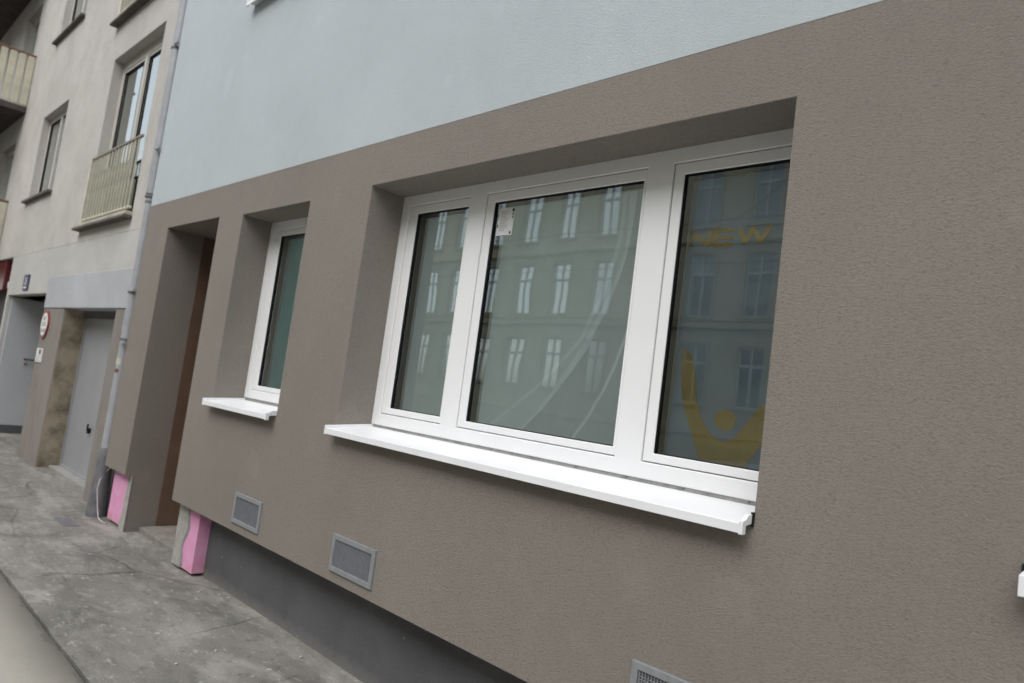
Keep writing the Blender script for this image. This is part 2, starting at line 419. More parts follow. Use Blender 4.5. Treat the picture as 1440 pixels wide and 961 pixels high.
# ------------------------------------------------------------------ renovated house
BL, BR, SL, SR, PL, PR = -3.819, -1.107, -5.663, -4.584, -7.334, -6.129
ZB, ZS, ZP, BAND, BOT = 2.961, 2.943, 2.965, 3.245, .537
RL, RR = -.335, 1.45
XL, XR = -7.95, 4.0
house = empty('renovated_house', (-3.0, .2, 0), 'freshly plastered house with brown ground floor, pale blue upper wall and new white windows', 'house')
SD = .262
wall_obj('lower_wall', 'tan', house, (XL, XR), (BOT, BAND),
         [(PL, PR, 0, ZP, 1.2), (SL, SR, 1.405, ZS, SD), (BL, BR, 1.405, ZB, SD), (RL, RR, 1.415, ZB, SD)], 0, .25, skip_z=BAND)
wall_obj('upper_wall', 'blue', house, (XL, XR), (BAND, 12.5),
         [(-6.13, -4.9, 4.875, 6.5, SD), (-3.4, -1.1, 4.875, 6.5, SD)], -.0012, .25, skip_z=BAND)
# entrance passage: side walls, ceiling, floor step and door
MB().box(PL-.18, PL-.0005, .085, 1.2, 0, BOT+.02).build('passage_wall', 'tan', house)
MB().box(PR+.0005, PR+.18, .302, 1.2, 0, BOT+.02).build('passage_wall', 'tan', house)
dr = MB().box(PL, PR, .66, .72, .05, ZP).build('entrance_door', 'brown_wood', house)
MB().ring(PL, PR, .05, ZP, .09, .09, .14, .09, .625, .6595).build('door_frame', 'brown_wood', dr, .004)
for z0 in (.3, 1.3):
    MB().ring(PL+.2, PR-.2, z0, z0+.8, .05, .05, .05, .05, .64, .6595).build('door_panel', 'brown_wood', dr, .004)
MB().tube([(PR-.16,.65,1.05), (PR-.16,.60,1.05), (PR-.28,.60,1.05)], .01, 8).build('handle', 'screw', dr)
MB().box(PL+.0005, PL+.012, .355, .66, .052, ZP-.002).build('passage_fade_strip', 'fade_brown', house, .004)  # added brown strip, stands in for the passage's warm darkening inwards
st = MB(); st.box(PL+.012, PR-.003, .205, .66, -.02, .05)
st.build('doorstep', 'stone_step', house, .008)
# plinth
MB().box(PR+.405, XR, .187, .25, -.05, BOT+.03).build('plinth_wall', 'plinth_grey', house)
MB().box(XL+.002, PL-.1, .187, .25, -.05, BOT+.03).build('plinth_wall', 'plinth_grey', house)
MB().box(PR+.003, PR+.41, .19, .30, -.05, BOT+.03).build('plinth_wall', 'plinth_grey', house)
# insulation boards left bare at the foot of the two piers
def wavy(x0, z0, z1, amp, seed, n=14):
    out = []
    for i in range(n+1):
        t = i/n; z = z0+(z1-z0)*t
        out.append((x0+amp*noise.noise((t*2.4, seed, 0))*1.8+amp*.3*noise.noise((t*9, seed, 4)), z))
    return out
b1 = MB().box(PR+.006, PR+.402, .088, .189, .022, BOT+.006, 0).build('insulation_board', 'pink_foam', house, .003)
tag(b1, 'bare pink foam board below the wall, left half smeared with mortar')
prof = [(PR+.003, .018), (PR+.155, .018), (PR+.175, .05), (PR+.160, .11), (PR+.150, .17), (PR+.166, .23), (PR+.196, .29), (PR+.214, .34), (PR+.212, .40), (PR+.190, .46), (PR+.195, .533), (PR+.003, .533)]
MB().prism_y(prof, .081, .0895).build('mortar_coat', 'mortar_coat', b1)
MB().box(PR-.001, PR+.004, .081, .189, .018, BOT).build('mortar_coat', 'mortar_coat', b1)
ed = [(x+.001, z) for x, z in prof[1:-1]]+[(x+.026+.010*math.sin(z*23), z) for x, z in reversed(prof[1:-1])]
MB().prism_y(ed, .0845, .0893).build('mortar_edge', 'mortar_edge', b1)
b2 = MB().box(-7.855, PL-.012, .075, .189, .03, BOT+.006, 0).build('insulation_board', 'pink_foam', house, .003)
tag(b2, 'bare pink foam board beside the drainpipe')
prof = [(PL+.0025, .0), (PL-.135, .0), (PL-.150, .06), (PL-.118, .13), (PL-.105, .22), (PL-.118, .30), (PL-.085, .38), (PL-.092, .46), (PL-.075, .533), (PL+.0025, .533)]
MB().prism_y(prof, .068, .0765).build('mortar_coat', 'mortar_coat', b2)
MB().box(-7.875, -7.852, .10, .188, .03, BOT+.006).build('membrane_strip', 'plum', house)

# windows
def fixed_screws(x0, x1, y, z, n, parent):
    m = MB()
    for i in range(n):
        x = x0+(x1-x0)*(i+.5)/n
        m.tube([(x, y+.004, z), (x, y-.002, z)], .004, 8)
    return tag(m.build('screw_heads', 'screw', parent), kind='stuff')
def make_sash(parent, x0, x1, z0, z1, gx0, gx1, gz0, gz1, y):
    s = MB().ring(x0, x1, z0, z1, gx0-x0, x1-gx1, gz0-z0, z1-gz1, y, y+.062).build('sash', 'white_pvc', parent, .005, 3)
    g = MB(); g.add([(gx0-.012,y+.020,gz0-.012), (gx1+.012,y+.020,gz0-.012), (gx1+.012,y+.020,gz1+.012), (gx0-.012,y+.020,gz1+.012)], [(0,1,2,3)])
    g.build('glass_pane', 'window_glass', parent, fix=False)
    MB().ring(gx0-.004, gx1+.004, gz0-.004, gz1+.004, .006, .006, .006, .006, y+.006, y+.0195).build('gasket', 'black_rubber', parent)
    MB().ring(gx0-.013, gx1+.013, gz0-.013, gz1+.013, .017, .017, .015, .024, y+.0215, y+.074).build('edge_spacer', 'black_rubber', parent)
    MB().ring(gx0-.012, gx1+.012, gz0-.012, gz1+.012, .018, .018, .014, .022, y+.0745, y+.094).build('inner_bead', 'grey_bead', parent)
def make_sill(x0, x1, parent_house, z=1.431, yb=.27, cap_l=True, cap_r=True, zoff=0.):
    z += zoff
    prof = [(-.072, z-.050), (-.068, z-.050), (-.068, z-.021), (yb, z+.010), (yb, z+.016), (-.069, z-.015), (-.072, z-.018)]
    s = MB().prism_x(prof, x0+.004, x1-.004).build('window_sill', 'white_sill', parent_house)
    capp = [(-.076, z-.054), (-.050, z-.054), (-.050, z-.024), (.004, z-.018), (.004, z+.016), (-.034, z+.012), (-.056, z-.004), (-.076, z-.008)]
    if cap_r: MB().prism_x(capp, x1-.016, x1-.001).build('end_cap', 'white_sill', s, .0015)
    if cap_l:
        capl = [(-.076, z-.054), (-.060, z-.054), (-.050, z-.012), (yb-.004, z+.008), (yb-.004, z+.030), (-.076, z+.001)]
        MB().prism_x(capl, x0-.002, x0+.012).build('end_cap', 'white_sill', s, .0015)
    return s
YF = .258
FB, GB, GT, QB, QT = 1.463, 1.580, 2.837, 1.541, 2.890
def gap_strip(x0, x1, parent, n, zt=FB):
    MB().box(x0, x1, YF+.006, YF+.05, zt-.03, zt+.001).build('seal_strip', 'seal_grey', parent)
    fixed_screws(x0+.1, x1, YF+.006, zt-.006, n, parent)
# large three-light window
G3R = BR-.085
wb = wall_obj('window', 'white_pvc', house, (BL-.03, BR+.03), (FB, ZB+.03),
              [(-3.744, -3.150, QB-.004, QT+.003, .07), (-3.010, -1.908, QB-.004, QT+.003, .07), (-1.765, G3R+.055, QB-.004, QT+.003, .07)], YF, .07, .005)
tag(wb, 'wide white three-light window')
make_sash(wb, -3.741, -3.152, QB, QT, -3.658, -3.166, GB, GT, YF+.006)
make_sash(wb, -3.006, -1.910, QB, QT, -2.942, -1.927, GB, GT, YF+.006)
make_sash(wb, -1.761, G3R+.052, QB, QT, -1.709, G3R, GB, GT, YF+.006)
gap_strip(BL, BR, wb, 9)
sk = make_sill(BL, BR, house)
MB().box(BR-.006, BR+.004, -.012, .02, 1.404, 1.452).build('end_tape', 'black_rubber', sk)
# label stuck on the middle pane
ys = YF+.006+.0185
MB().add([(-2.909,ys,2.800), (-2.786,ys,2.800), (-2.790,ys,2.641), (-2.919,ys,2.643)], [(0,1,2,3)]).build('paper_label', 'paper', wb, fix=False)
pm = MB()
for x0, x1, z0, z1 in ((-2.806,-2.790,2.776,2.793), (-2.803,-2.793,2.757,2.768), (-2.803,-2.793,2.739,2.749), (-2.916,-2.908,2.690,2.706), (-2.812,-2.800,2.648,2.662)):
    pm.box(x0, x1, ys-.0012, ys-.0006, z0, z1)
tag(pm.build('label_marks', 'ink', wb), kind='stuff')
pm = MB()
for i in range(9): pm.box(-2.895, -2.83-.012*(i % 3), ys-.0012, ys-.0006, 2.775-.013*i, 2.779-.013*i)
tag(pm.build('label_lines', 'grey_ink', wb), kind='stuff')
# narrow window
ws = MB().ring(SL-.03, SR+.03, 1.468, ZS+.03, .03+.076, .03+.076, .071, ZS+.03-2.869, YF, YF+.075).build('window', 'white_pvc', house, .006, 3)
tag(ws, 'narrow white single-light window')
make_sash(ws, -5.585, SR-.078, 1.541, 2.867, -5.478, SR-.155, 1.579, 2.819, YF+.006)
gap_strip(SL, SR, ws, 4, 1.468)
make_sill(SL, SR, house, 1.429)
# window at the far right of the wall: just its sill corner shows
wr = MB().ring(RL-.03, RR+.03, FB, ZB+.03, .107, .107, .076, .1, YF, YF+.075).build('window', 'white_pvc', house, .006, 3)
make_sash(wr, RL+.079, RR-.079, QB, QT, RL+.16, RR-.16, GB, GT, YF+.006)
sr = make_sill(RL, RR, house, 1.446)
MB().box(RL-.006, RL+.004, -.012, .02, 1.416, 1.470).build('end_tape', 'black_rubber', sr)
# upper-floor windows
for a, b in ((-6.13, -4.9), (-3.4, -1.1)):
    wu = MB().ring(a-.02, b+.02, 4.93, 6.53, .09, .09, .125, .09, YF-.004, YF+.07).build('window', 'white_pvc', house, .006, 3)
    make_sash(wu, a+.075, b-.075, 5.05, 6.44, a+.14, b-.14, 5.11, 6.38, YF+.002)
    make_sill(a, b, house, 4.903)
# ventilation grilles
def vent(x0, x1):
    z0, z1 = .600, .814; w_ = .030
    v = MB().ring(x0, x1, z0, z1, w_, w_, w_, w_, -.012, .012).build('vent_grille', 'vent_alu', house, .003)
    m = MB(); n = 13
    for i in range(n):
        z = z0+w_+(z1-z0-2*w_)*(i+.5)/n
        m.add([(x0+w_,-.004,z-.0045), (x1-w_,-.004,z-.0045), (x1-w_,.006,z+.0045), (x0+w_,.006,z+.0045)], [(0,1,2,3)])
    k = int((x1-x0-2*w_)/.013)
    for i in range(k):
        x = x0+w_+(x1-x0-2*w_)*(i+.5)/k; m.box(x-.002, x+.002, -.007, .004, z0+w_, z1-w_)
    o = m.build('grille_mesh', 'vent_mesh', v, fix=False); o['kind'] = 'stuff'
    MB().add([(x0+w_-.002,-.001,z0+w_-.002), (x1-w_+.002,-.001,z0+w_-.002), (x1-w_+.002,-.001,z1-w_+.002), (x0+w_-.002,-.001,z1-w_+.002)], [(0,1,2,3)]).build('backing', 'vent_back', v, fix=False)
    return v
for a, b in ((-4.985, -4.571), (-3.654, -3.219), (-1.523, -1.09)): vent(a, b)
# rooms behind the glass
def room(x0, x1, y1, z0, z1):
    m = MB(); y0 = YF+.06
    m.add([(x0,y0,z0), (x1,y0,z0), (x1,y1,z0), (x0,y1,z0), (x0,y0,z1), (x1,y0,z1), (x1,y1,z1), (x0,y1,z1)], [(0,1,2,3), (4,7,6,5), (0,3,7,4), (1,5,6,2)])
    m.build('room_lining', 'room_dark', house, fix=False)
    a, b, c, e = x0+.06, x1-.06, z0+.12, z1-.06
    wall_obj('rear_wall', 'room_dark', house, (x0, x1), (z0, z1), [(a, b, c, e, .2)], y1, .2, 0)  # unseen wall, opened almost fully so sky light backlights the film
    MB().ring(a, b, c, e, .07, .07, .07, .07, y1+.05, y1+.12).build('rear_window', 'white_pvc', house)  # window frame added around that backlight opening
room(-4.0, -.95, 1.05, .6, 3.15); room(-5.9, -4.35, 1.05, .6, 3.14); room(-.6, 1.8, 1.05, .6, 3.15)
room(-6.3, -4.7, 3, 4.3, 6.8); room(-3.6, -.9, 3, 4.3, 6.8)

# plastic sheets hung behind the panes
def sheet_film(name, x0, x1, z0, z1, y, mat, fold, label, nx=90, nz=50, cat='plastic sheet'):
    bm = bmesh.new(); rows = []
    for j in range(nz+1):
        row = []
        for i in range(nx+1):
            x = x0+(x1-x0)*i/nx; z = z0+(z1-z0)*j/nz
            row.append(bm.verts.new((x, y+fold(x, z), z)))
        rows.append(row)
    for j in range(nz):
        for i in range(nx): bm.faces.new((rows[j][i], rows[j][i+1], rows[j+1][i+1], rows[j+1][i])).smooth = True
    me = bpy.data.meshes.new(name); bm.to_mesh(me); bm.free(); me.materials.append(M[mat])
    return tag(link(name, me), label, cat)
def ridge(t, w_): return math.exp(-(t/w_)**2)
def crease(z): return -2.06-.62*max(0, (2.75-z)/1.2)**2.0        # hanging edge of the pale film
def crease2(z): return -1.99-.34*max(0, (2.3-z)/.8)**1.6
def sheet_multi(bounds, mats, y, label, z0=1.47, z1=2.95, nz=60):
    """one hanging sheet in strips between the curves in bounds; paler strips paint the light caught on its creases"""
    bm = bmesh.new(); ts = []
    for k_ in range(len(bounds)-1):
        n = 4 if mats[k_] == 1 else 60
        ts += [(k_, i/n) for i in range(n)]
    ts.append((len(bounds)-2, 1.)); rows = []
    for j in range(nz+1):
        z = z0+(z1-z0)*j/nz; row = []
        for k_, t in ts:
            a, b = bounds[k_](z), bounds[k_+1](z); x = a+(b-a)*t
            f = .016*math.sin(x*3.1+z*1.3)+.012*noise.noise((x*4, z*2.2, 2.4))+.010*noise.noise((x*9+z*5, z*3, 8))
            row.append(bm.verts.new((x, y+f, z)))
        rows.append(row)
    for j in range(nz):
        for i in range(len(ts)-1):
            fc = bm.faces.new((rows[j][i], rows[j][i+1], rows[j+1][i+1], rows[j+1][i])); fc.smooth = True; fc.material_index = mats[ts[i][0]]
    me = bpy.data.meshes.new('plastic_sheet'); bm.to_mesh(me); bm.free()
    return tag(link('plastic_sheet', me), label, 'plastic sheet')
def c3(z): return -2.86+.20*(1.80-z)/.33
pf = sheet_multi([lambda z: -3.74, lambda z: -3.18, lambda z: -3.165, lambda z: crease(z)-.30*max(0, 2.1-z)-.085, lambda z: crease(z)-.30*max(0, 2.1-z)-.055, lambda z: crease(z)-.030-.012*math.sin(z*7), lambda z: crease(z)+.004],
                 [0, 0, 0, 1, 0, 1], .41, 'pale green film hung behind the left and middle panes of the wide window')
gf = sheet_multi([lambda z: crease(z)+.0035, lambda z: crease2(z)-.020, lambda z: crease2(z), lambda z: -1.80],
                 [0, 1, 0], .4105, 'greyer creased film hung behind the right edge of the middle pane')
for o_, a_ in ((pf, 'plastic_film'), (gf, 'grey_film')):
    o_.data.materials.append(M[a_]); o_.data.materials.append(M['crease_highlight_film'])
sheet_film('plastic_sheet', -5.60, -4.58, 1.48, 2.94, .405, 'teal_film', lambda x, z: .02*math.sin(x*9+z*2)+.02*noise.noise((x*5, z*3, 7)), 'dark teal film hung behind the narrow window')
bn = empty('banner', (-1.44, .42, 1.47), 'blue grey banner with yellow figure and lettering behind the right light of the wide window', 'banner')
YB = .395
MB().box(-1.95, -1.12, YB, YB+.006, 1.47, 2.97).build('cloth', 'banner_blue', bn)
k = (YB+2.413)/(.36+2.413)
def bp(x, z): return (x*k, 1.727+(z-1.727)*k)
def smooth_poly(pts, n=6):
    out = []; m = len(pts)
    for i in range(m-1):
        p0, p1, p2, p3 = pts[max(i-1, 0)], pts[i], pts[i+1], pts[min(i+2, m-1)]
        for s in range(n):
            t = s/n
            out.append(tuple(.5*((2*p1[a])+(-p0[a]+p2[a])*t+(2*p0[a]-5*p1[a]+4*p2[a]-p3[a])*t*t+(-p0[a]+3*p1[a]-3*p2[a]+p3[a])*t**3) for a in (0, 1)))
    return out+[pts[-1]]
inner = smooth_poly([(-1.632,2.035), (-1.600,1.95), (-1.581,1.843), (-1.543,1.754), (-1.49,1.690), (-1.435,1.672), (-1.385,1.700), (-1.329,1.779), (-1.285,1.846)])
outer = smooth_poly([(-1.225,1.80), (-1.262,1.70), (-1.31,1.62), (-1.345,1.56), (-1.43,1.545), (-1.515,1.56), (-1.545,1.60), (-1.601,1.717), (-1.651,1.837), (-1.672,1.95), (-1.678,2.062)])
MB().prism_y([bp(*p) for p in inner+outer], YB-.004, YB-.001).build('figure_print', 'yellow_print', bn)
MB().prism_y([bp(-1.438+.047*math.cos(a*math.pi/12), 1.763+.044*math.sin(a*math.pi/12)) for a in range(24)], YB-.004, YB-.001).build('figure_print', 'yellow_print', bn)
def stroke(m, a, b, t):
    ax, az_ = a; bx, bz = b; dx, dz = bx-ax, bz-az_; L = math.hypot(dx, dz); nx_, nz_ = -dz/L*t, dx/L*t
    m.prism_y([bp(ax+nx_, az_+nz_), bp(bx+nx_, bz+nz_), bp(bx-nx_, bz-nz_), bp(ax-nx_, az_-nz_)], YB-.004-.0003*len(m.f)/6, YB-.001)
m = MB(); t = .011; zb_, zt_ = 2.525, 2.592
stroke(m, (-1.688,zb_), (-1.700,zt_), t); stroke(m, (-1.700,zt_), (-1.606,zb_), t); stroke(m, (-1.606,zb_), (-1.600,zt_), t)
m.build('lettering', 'yellow_print', bn)
m = MB(); stroke(m, (-1.575,zb_-.008), (-1.575,zt_+.006), t)
for z in (zb_, (zb_+zt_)/2, zt_): stroke(m, (-1.58,z), (-1.487,z-.004), .0085)
m.build('lettering', 'yellow_print', bn)
m = MB()
for a, b in (((-1.462,zt_),(-1.432,zb_)), ((-1.432,zb_),(-1.400,zt_)), ((-1.400,zt_),(-1.365,zb_)), ((-1.365,zb_),(-1.325,zt_))): stroke(m, a, b, t)
m.build('lettering', 'yellow_print', bn)

# ------------------------------------------------------------------ drainpipe and cable
dp = empty('drainpipe', (-8.075, .045, 0), 'grey zinc drainpipe running down beside the corner of the brown wall', 'drainpipe')
px, py = -8.085, .035
MB().tube([(px,py,3.40), (px,py,12)], .064, 20).build('upper_pipe', 'zinc', dp)
MB().tube([(px,py,2.30), (px,py,3.42)], .053, 20).build('middle_pipe', 'zinc', dp)
MB().tube([(px,py,.62), (px,py,2.32)], .058, 20).build('lower_pipe', 'zinc', dp)
MB().tube([(px,py,-.02), (px,py,.10), (px,py,.55), (px,py,.66), (px,py,.70)], [.098, .092, .078, .074, .060], 20).build('standpipe', 'zinc_dark', dp)
for z, r in ((3.37, .068), (3.31, .058), (2.33, .066), (1.83, .066), (5.02, .07), (6.8, .07)):
    MB().tube([(px,py,z-.012), (px,py,z+.012)], r, 20).build('collar', 'zinc_dark', dp)
for z in (5.05, 3.88, 2.35, 1.80):
    MB().box(px+.05, XL+.02, -.035, -.012, z-.014, z+.014).build('wall_bracket', 'zinc', dp)
for i, (z, a0, a1, h, mt) in enumerate(((2.02, 2.4, 3.6, .22, 'paper'), (1.70, 2.6, 3.4, .06, 'grey_ink'), (1.60, 3.3, 4.6, .07, 'rail_cream'), (1.57, 2.5, 3.2, .09, 'paper'), (1.12, 2.9, 3.5, .05, 'grey_ink'), (1.50, 3.6, 4.5, .04, 'balcony_rust'))):
    m = MB(); vs = []
    for q in range(7):
        a = a0+(a1-a0)*q/6+math.pi*.35
        for zz in (z-h/2+.01*noise.noise((q, i, 1)), z+h/2+.02*noise.noise((q, i, 5))): vs.append((px+.0595*math.cos(a), py+.0595*math.sin(a), zz))
    m.add(vs, [(2*q, 2*q+2, 2*q+3, 2*q+1) for q in range(6)]).build('torn_sticker', mt, dp, fix=False)
cb = MB().tube(smooth3 := [(-7.86,.05,.55), (-7.895,.02,.50), (-7.945,-.02,.40), (-7.955,-.03,.30), (-7.93,-.02,.20), (-7.90,-.01,.10), (-7.875,.0,.03), (-7.82,.0,.012), (-7.74,.01,.01)], .006, 8).build('cable', 'cable')
tag(cb, 'thin pale cable looping from the brown wall to the ground beside the drainpipe', 'cable')

# ------------------------------------------------------------------ neighbouring house
YN = .14
nb = empty('neighbour_house', (-13, .3, 0), 'older pale plastered house with balconies and garage door', 'house')
ST = 2.96
fw = (-11.0, -9.03, 3.335, 5.69); sw = (-14.946, -13.276, 4.10, 5.62)
hol = []
for kf in range(3):
    dz = ST*kf
    hol += [(fw[0], fw[1], fw[2]+dz, fw[3]+dz, .17), (sw[0], sw[1], sw[2]+dz, sw[3]+dz, .16), (-18.5, -17.15, 3.32+dz, 5.55+dz, .16), (-22, -20.4, 4.1+dz, 5.6+dz, .16)]
wall_obj('upper_wall', 'old_plaster', nb, (-26, XL+.002), (3.10, 12.2), hol, YN, .16, .006)
wall_obj('lower_wall', 'cream_plaster', nb, (-15.227, -12.341), (2.19, 3.0995), [(-15.08, -12.342, 2.0, 2.41, .5)], YN, .16, .006)
wall_obj('lower_wall', 'cream_plaster', nb, (-12.34, XL+.002), (2.19, 3.0995), [], YN+.001, .159, 0)
MB().box(-12.335, XL-.002, YN-.008, YN+.2, 2.185, 2.645).build('lintel', 'lintel_cement', nb, .005)
MB().box(-12.341, -11.236, YN+.002, .44, -.03, 2.186).build('pier', 'pier_plaster', nb, .02, 3)
MB().box(-11.24, -11.2345, YN+.02, .44, -.03, 2.184).build('stained_side', 'stained_reveal', nb)
MB().box(-8.98, XL+.002, YN+.003, .44, -.03, 2.186).build('pier', 'pier_plaster', nb, .01)
MB().box(-15.227, -15.08, YN, .5, -.03, 2.2).build('pier', 'cream_plaster', nb, .006)
# garage
gd = MB().box(-11.3, -8.9, .442, .47, .035, 2.08).build('garage_door', 'door_white', nb)
for i in range(1): MB().ring(-11.24, -8.98, .03, 2.09, .035, .035, .03, .035, .425, .4415).build('door_frame', 'door_white', gd, .003)
MB().box(-11.3, -8.9, .40, .47, 2.091, 2.19).build('door_head', 'dark_ledge', nb)
MB().tube([(-10.20,.44,.635), (-10.20,.405,.635)], .035, 12).build('lock', 'black_rubber', gd)
MB().tube([(-10.20,.405,.64), (-10.17,.395,.72)], .011, 8).build('handle', 'black_rubber', gd)
MB().box(-11.236, -8.98, .30, .46, -.02, .03).build('garage_threshold', 'kerb', nb, .006)
# open passage beside the pier
MB().box(-15.08, -12.34, .301, 3.0, 2.41, 2.6).build('passage_ceiling', 'grey_plaster', nb)
MB().box(-15.30, -15.08, .5, 3.0, 0, 2.6).build('passage_wall', 'grey_plaster', nb)
MB().box(-12.34, -12.2, .44, 3.0, 0, 2.6).build('passage_wall', 'grey_plaster', nb)
MB().box(-15.08, -12.34, 2.9, 3.0, 0, 2.6).build('passage_wall', 'grey_plaster', nb)
lf = MB().box(-15.07, -15.02, .20, 1.15, .145, 2.38).build('open_door', 'leaf_white', nb, .003)
MB().box(-15.072, -15.016, .20, 1.15, .012, .145).build('kick_plate', 'door_grey', lf)
MB().box(-15.021, -15.012, .52, .60, 1.20, 1.28).build('lock_plate', 'rail_cream', lf)
MB().tube([(-15.015,.56,1.24), (-15.004,.56,1.24)], .016, 10).build('keyhole', 'black_rubber', lf)
MB().tube([(-15.02,.54,1.325), (-14.97,.54,1.325), (-14.97,.72,1.318)], .013, 8).build('handle', 'black_rubber', lf)
# tiled shop recess with a red board
MB().box(-26, -15.2275, .32, .40, -.03, 3.099).build('shop_back', 'grout', nb)
tile = None
for r_ in range(12):
    for c_ in range(8):
        x1 = -15.235-.105*c_; z1 = 3.09-.105*r_
        if tile is None: tile = MB().box(x1-.10, x1, .308, .322, z1-.10, z1).build('tile', 'dark_tile', nb, .003, 1)
        else: copy_mesh(tile, -.105*c_, 0, -.105*r_, nb)
rs = MB().box(-18.5, -15.85, .16, .307, 2.52, 3.06).build('shop_board', 'red_panel', nb, .01)
MB().box(-15.80, -15.62, .22, .306, 2.56, 2.68).build('lamp_box', 'sign_white', nb, .01)
# french windows
def pane_obj(parent, x0, x1, z0, z1, y):
    return MB().add([(x0,y,z0), (x1,y,z0), (x1,y,z1), (x0,y,z1)], [(0,1,2,3)]).build('glass_pane', 'old_glass', parent, fix=False)
def backdrop(x0, x1, z0, z1, y0, mat='old_room', depth=.7):
    m = MB(); y1 = y0+depth
    m.add([(x0,y0,z0), (x1,y0,z0), (x1,y1,z0), (x0,y1,z0), (x0,y0,z1), (x1,y0,z1), (x1,y1,z1), (x0,y1,z1)], [(0,1,2,3), (4,7,6,5), (0,3,7,4), (1,5,6,2), (3,2,6,7)])
    m.build('room_lining', mat, nb, fix=False)
for kf in range(2):
    dz = ST*kf; x0, x1, z0, z1 = fw[0], fw[1], fw[2]+dz, fw[3]+dz; y = YN+.128
    f = MB().ring(x0-.02, x1+.02, z0-.02, z1+.02, .10, .10, .08, .14, y, y+.06).build('french_window', 'old_frame', nb, .005)
    xm = (x0+x1)/2+.01
    MB().box(xm-.05, xm+.05, y-.006, y+.05, z0+.061, z1-.121).build('mullion', 'old_frame', f, .004)
    for a, b in ((x0+.08, xm-.05), (xm+.05, x1-.08)):
        MB().ring(a, b, z0+.061, z1-.121, .05, .05, .08, .05, y+.008, y+.045).build('sash', 'old_frame', f, .004)
        MB().ring(a+.046, b-.046, z0+.137, z1-.167, .012, .012, .012, .012, y+.004, y+.02).build('gasket', 'black_rubber', f)
        pane_obj(f, a+.045, b-.045, z0+.14, z1-.17, y+.026)
    backdrop(x0-.1, x1+.1, z0-.1, z1+.1, y+.062)
    MB().box(x0-.16, x1+.02, YN-.085, YN+.10, z0-.05, z0-.004).build('sill', 'cream_ledge', nb, .006)
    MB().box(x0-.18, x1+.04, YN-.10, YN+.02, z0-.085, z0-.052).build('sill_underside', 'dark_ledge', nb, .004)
    rl = MB().box(x0+.04, x1+.02, YN-.05, YN-.02, z0+.895, z0+.925).build('railing', 'top_rail', nb, .004)
    MB().box(x0-.02, x1+.02, YN-.05, YN-.02, z0+.035, z0+.06).build('bottom_rail', 'rail_cream', rl, .004)
    MB().box(x0-.03, x0+.03, YN-.055, YN-.015, z0-.01, z0+.93).build('railing_post', 'rail_cream', rl, .004)
    bar = None
    for i in range(15):
        if bar is None: bar = MB().box(x0+.13, x0+.148, YN-.044, YN-.026, z0+.061, z0+.894).build('baluster', 'rail_cream', rl)
        else:
            c = bar.copy(); COL.objects.link(c); c.location.x += .125*i
    # ribbed weather sheet fixed behind the bars
    m = MB(); n = 88; vs = []
    for i in range(n+1):
        x = x0+.06+(x1-x0-.10)*i/n; zt = z0+.70-(.30 if (i/n) > .80 else .28*max(0, (i/n-.40))*(1 if i/n < .58 else .2))
        for z in (z0+.065, zt): vs.append((x, YN-.012+.007*math.sin(i*1.25), z))
    m.add(vs, [(2*i, 2*i+2, 2*i+3, 2*i+1) for i in range(n)], 0, True).build('ribbed_sheet', 'weather_sheet', rl, fix=False)
# small windows
def small_window(x0, x1, z0, z1, curtain=True):
    y = YN+.11
    f = MB().ring(x0-.02, x1+.02, z0-.02, z1+.02, .10, .10, .09, .11, y, y+.06).build('window', 'old_frame', nb, .005)
    xm = x0+(x1-x0)*.5
    MB().box(xm-.045, xm+.045, y-.004, y+.05, z0+.071, z1-.091).build('mullion', 'old_frame', f, .004)
    MB().ring(x0+.078, x1-.078, z0+.068, z1-.088, .02, .02, .02, .02, y+.006, y+.02).build('gasket', 'black_rubber', f)
    pane_obj(f, x0+.075, x1-.075, z0+.066, z1-.086, y+.024)
    backdrop(x0-.1, x1+.1, z0-.1, z1+.1, y+.062)
    MB().box(x0-.16, x1+.03, YN-.07, YN+.10, z0-.045, z0-.002).build('sill', 'dark_ledge', nb, .005)
    if curtain:
        m = MB(); vs = []
        for i in range(41):
            xx = xm+.1+(x1-.1-xm-.1)*i/40
            for z in (z0+.02, z0+.60+.05*math.sin(i*.9)): vs.append((xx, y+.12+.02*math.sin(i*1.1), z))
        m.add(vs, [(2*i, 2*i+2, 2*i+3, 2*i+1) for i in range(40)], 0, True).build('curtain', 'curtain', f, fix=False)
small_window(*sw); small_window(sw[0], sw[1], sw[2]+ST, sw[3]+ST, False)
small_window(-22, -20.4, 4.1, 5.6, False)
